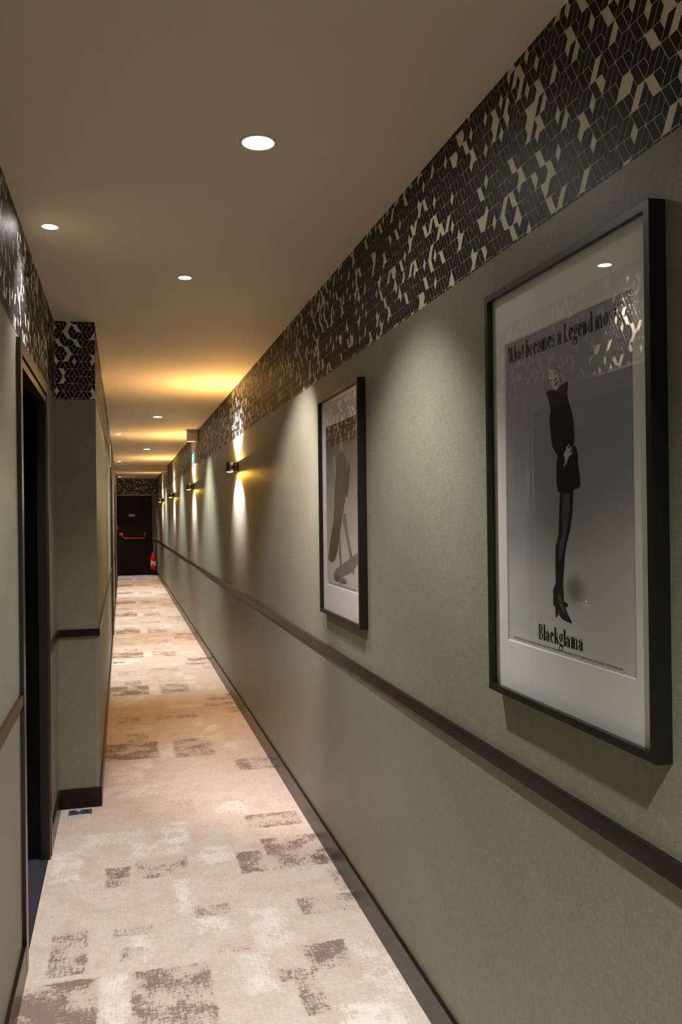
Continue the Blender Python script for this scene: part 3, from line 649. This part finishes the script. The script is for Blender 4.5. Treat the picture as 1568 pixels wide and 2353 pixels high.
# ---------------------------------------------------------------- floor outlets
t = thing('floor_outlet', '-', 'floor socket')
m = MB(); a, b = .0575, .046
O, I = [(-a, -b), (a, -b), (a, b), (-a, b)], [(-a+.006, -b+.009), (a-.006, -b+.009), (a-.006, b-.009), (-a+.006, b-.009)]
for k in range(4):
    q = (k+1) % 4; m.quad((*O[k], 0), (*O[q], 0), (*I[q], .007), (*I[k], .007))
m.face([(*p, .007) for p in I]); m.build('cover_plate', 'steel', t)
m = MB(); m.lathe([(.027, .0071), (.027, .0078), (.0245, .0078), (.0245, .0074), (0, .0074)], 'z', (-.004, 0, 0), 32); m.build('round_lid', 'steel', t)
m = MB(); m.box(-.042, -.036, -.012, .012, .0068, .0078); m.build('slot', 'dark_slot', t)
m = MB(); m.box(.026, .036, .004, .016, .0068, .0078); m.build('latch', 'dark_slot', t)
for x in (-.049, .049): m = MB(); m.lathe([(.0028, .007), (.0028, .0083), (0, .0085)], 'z', (x, 0, 0), 12); m.build('screw', 'steel', t)
for i, (x, y, l) in enumerate([(-.222, 4.525, 'steel socket plate set in the carpet in front of the wall step'), (-.045, 9.08, 'small steel socket plate in the carpet before the second doorway'), (-.045, 14.85, 'farthest tiny socket plate in the carpet before the third doorway')]):
    o = t if i == 0 else copy_tree(t); o.location = (x, y, 0.0005); o['label'] = l; o['group'] = 'floor sockets along the left edge'
# ---------------------------------------------------------------- alarm sounder, exit sign, evacuation plan
t = thing('alarm_sounder', 'white boxy fire alarm sounder with a red lens, under the ceiling above the exit sign', 'alarm', (XR-.063, 10.2, H))
m = MB(); m.box(-.063, .063, -.055, .055, -.128, -.012); m.build('housing', 'white_plastic', t, 0.008)
m = MB(); m.box(-.058, .058, -.05, .05, -.014, 0); m.build('base_plate', 'white_plastic', t, 0.003)
m = MB(); m.lathe([(.010, 0), (.010, -.004), (.006, -.007), (0, -.008)], 'y', (.008, -.055, -.108), 16); m.build('red_lens', 'red_led', t)
t = thing('exit_sign', 'green lit exit sign box on the right wall above the second wall light', 'exit sign', (XR, 10.33, 2.20))
m = MB(); m.box(-.040, 0, -.155, .155, -.068, .068); m.build('housing', 'white_plastic', t, 0.004)
m = MB(); m.box(-.0425, -.039, -.15, .15, -.063, .063); g = m.build('green_panel', 'green_lit', t)
m = MB(); d = -.0432
def pic(pts): m.face([(d, -u, v) for u, v in pts])
m.face([(d, -(-.045)+.011*math.cos(a), .036+.011*math.sin(a)) for a in [2*PI*k/14 for k in range(14)]])
pic([(-.060, .022), (-.040, .024), (-.050, -.010), (-.066, -.006)]); pic([(-.042, .020), (-.020, .004), (-.024, .000), (-.044, .008)])
pic([(-.060, .018), (-.082, .002), (-.079, -.003), (-.058, .008)]); pic([(-.054, -.008), (-.032, -.020), (-.036, -.048), (-.042, -.046), (-.040, -.024), (-.062, -.010)])
pic([(-.062, -.008), (-.068, -.030), (-.092, -.036), (-.092, -.042), (-.064, -.036), (-.054, -.012)])
m.build('running_figure', 'white_lit', g)
m = MB(); pic([(.02, -.008), (.07, -.008), (.06, -.03), (.10, 0), (.06, .03), (.07, .008), (.02, .008)]); m.build('arrow', 'white_lit', g)
t = thing('evacuation_plan', 'thin pale framed plan on the right wall beside the fire door', 'plan', (XR, 22.62, 1.53))
m = MB(); m.box(-.012, 0, -.16, .16, -.22, .22); m.build('frame', 'label_white', t, 0.002)
m = MB(); m.box(-.0135, -.011, -.145, .145, -.205, .205); m.build('plan_sheet', 'mat', t)
# ---------------------------------------------------------------- fire extinguisher
t = thing('fire_extinguisher', 'red fire extinguisher with white labels hanging right of the fire door', 'fire extinguisher', (.782, 22.74, .15))
r = .078
m = MB(); m.lathe([(0, .012), (r*.75, .0), (r*.95, .012), (r, .035), (r, .31), (r*.93, .345), (r*.7, .372), (r*.35, .388), (.02, .392), (.02, .40), (0, .40)], 'z', (0, 0, 0), 36); m.build('cylinder', 'red', t)
m = MB()
def wrap(a0, a1, z0, z1, k=8):
    A = [math.radians(a0+(a1-a0)*i/k) for i in range(k+1)]
    for i in range(k):
        m.quad(*[((r+.0008)*math.cos(a), (r+.0008)*math.sin(a), z) for a, z in ((A[i], z0), (A[i+1], z0), (A[i+1], z1), (A[i], z1))])
wrap(272, 325, .10, .215); wrap(222, 258, .14, .225); wrap(205, 222, .10, .15)
for k in range(3):
    a = math.radians(206+k*9); m.face([((r+.0009)*math.cos(a), (r+.0009)*math.sin(a), .235+.0-k*.012), ((r+.0009)*math.cos(a+.14), (r+.0009)*math.sin(a+.14), .25-k*.012), ((r+.0009)*math.cos(a+.02), (r+.0009)*math.sin(a+.02), .28-k*.012)])
m.build('label_sheet', 'label_white', t)
m = MB(); m.lathe([(.018, .395), (.024, .40), (.024, .425), (.014, .43), (0, .43)], 'z', (0, 0, 0), 20); m.box(-.055, .012, -.009, .009, .412, .424); m.build('valve', 'steel', t)
m = MB(); m.lathe([(.016, .428), (.03, .432), (.03, .452), (.02, .46), (0, .46)], 'z', (.005, 0, 0), 20); m.box(-.03, .045, -.012, .012, .435, .448); m.build('blue_cap', 'blue', t)
m = MB(); hose = [(.0, .0, .42), (.02, -.01, .52), (.0, -.01, .62)]
hose = [(.02*1+.0, 0, .42), (-.03, .04, .50), (-.03, .06, .60)] if False else [(.01, .06, .43), (-.005, .08, .55), (.0, .08, .66), (.025, .075, .715), (.055, .06, .70), (.075, .02, .62), (.078, -.02, .50), (.074, -.03, .38), (.076, -.03, .28), (.078, -.03, .18)]
fine = []
for i in range(len(hose)-1):
    p0, p1, p2, p3 = (Vector(hose[max(i-1, 0)]), Vector(hose[i]), Vector(hose[i+1]), Vector(hose[min(i+2, len(hose)-1)]))
    for k in range(5):
        s_ = k/5; fine.append(.5*((2*p1)+(-p0+p2)*s_+(2*p0-5*p1+4*p2-p3)*s_*s_+(-p0+3*p1-3*p2+p3)*s_**3))
fine.append(Vector(hose[-1])); m.tube(fine, .0085, 10); m.build('hose', 'rubber', t)
m = MB(); m.lathe([(.010, 0), (.016, .06), (.010, .08)], 'z', (.078, -.03, .10), 14); m.build('nozzle', 'rubber', t)
m = MB(); m.box(-.02, .02, .078, .158, .37, .385); m.box(-.02, .02, .15, .158, .30, .42); m.build('wall_hook', 'steel', t)
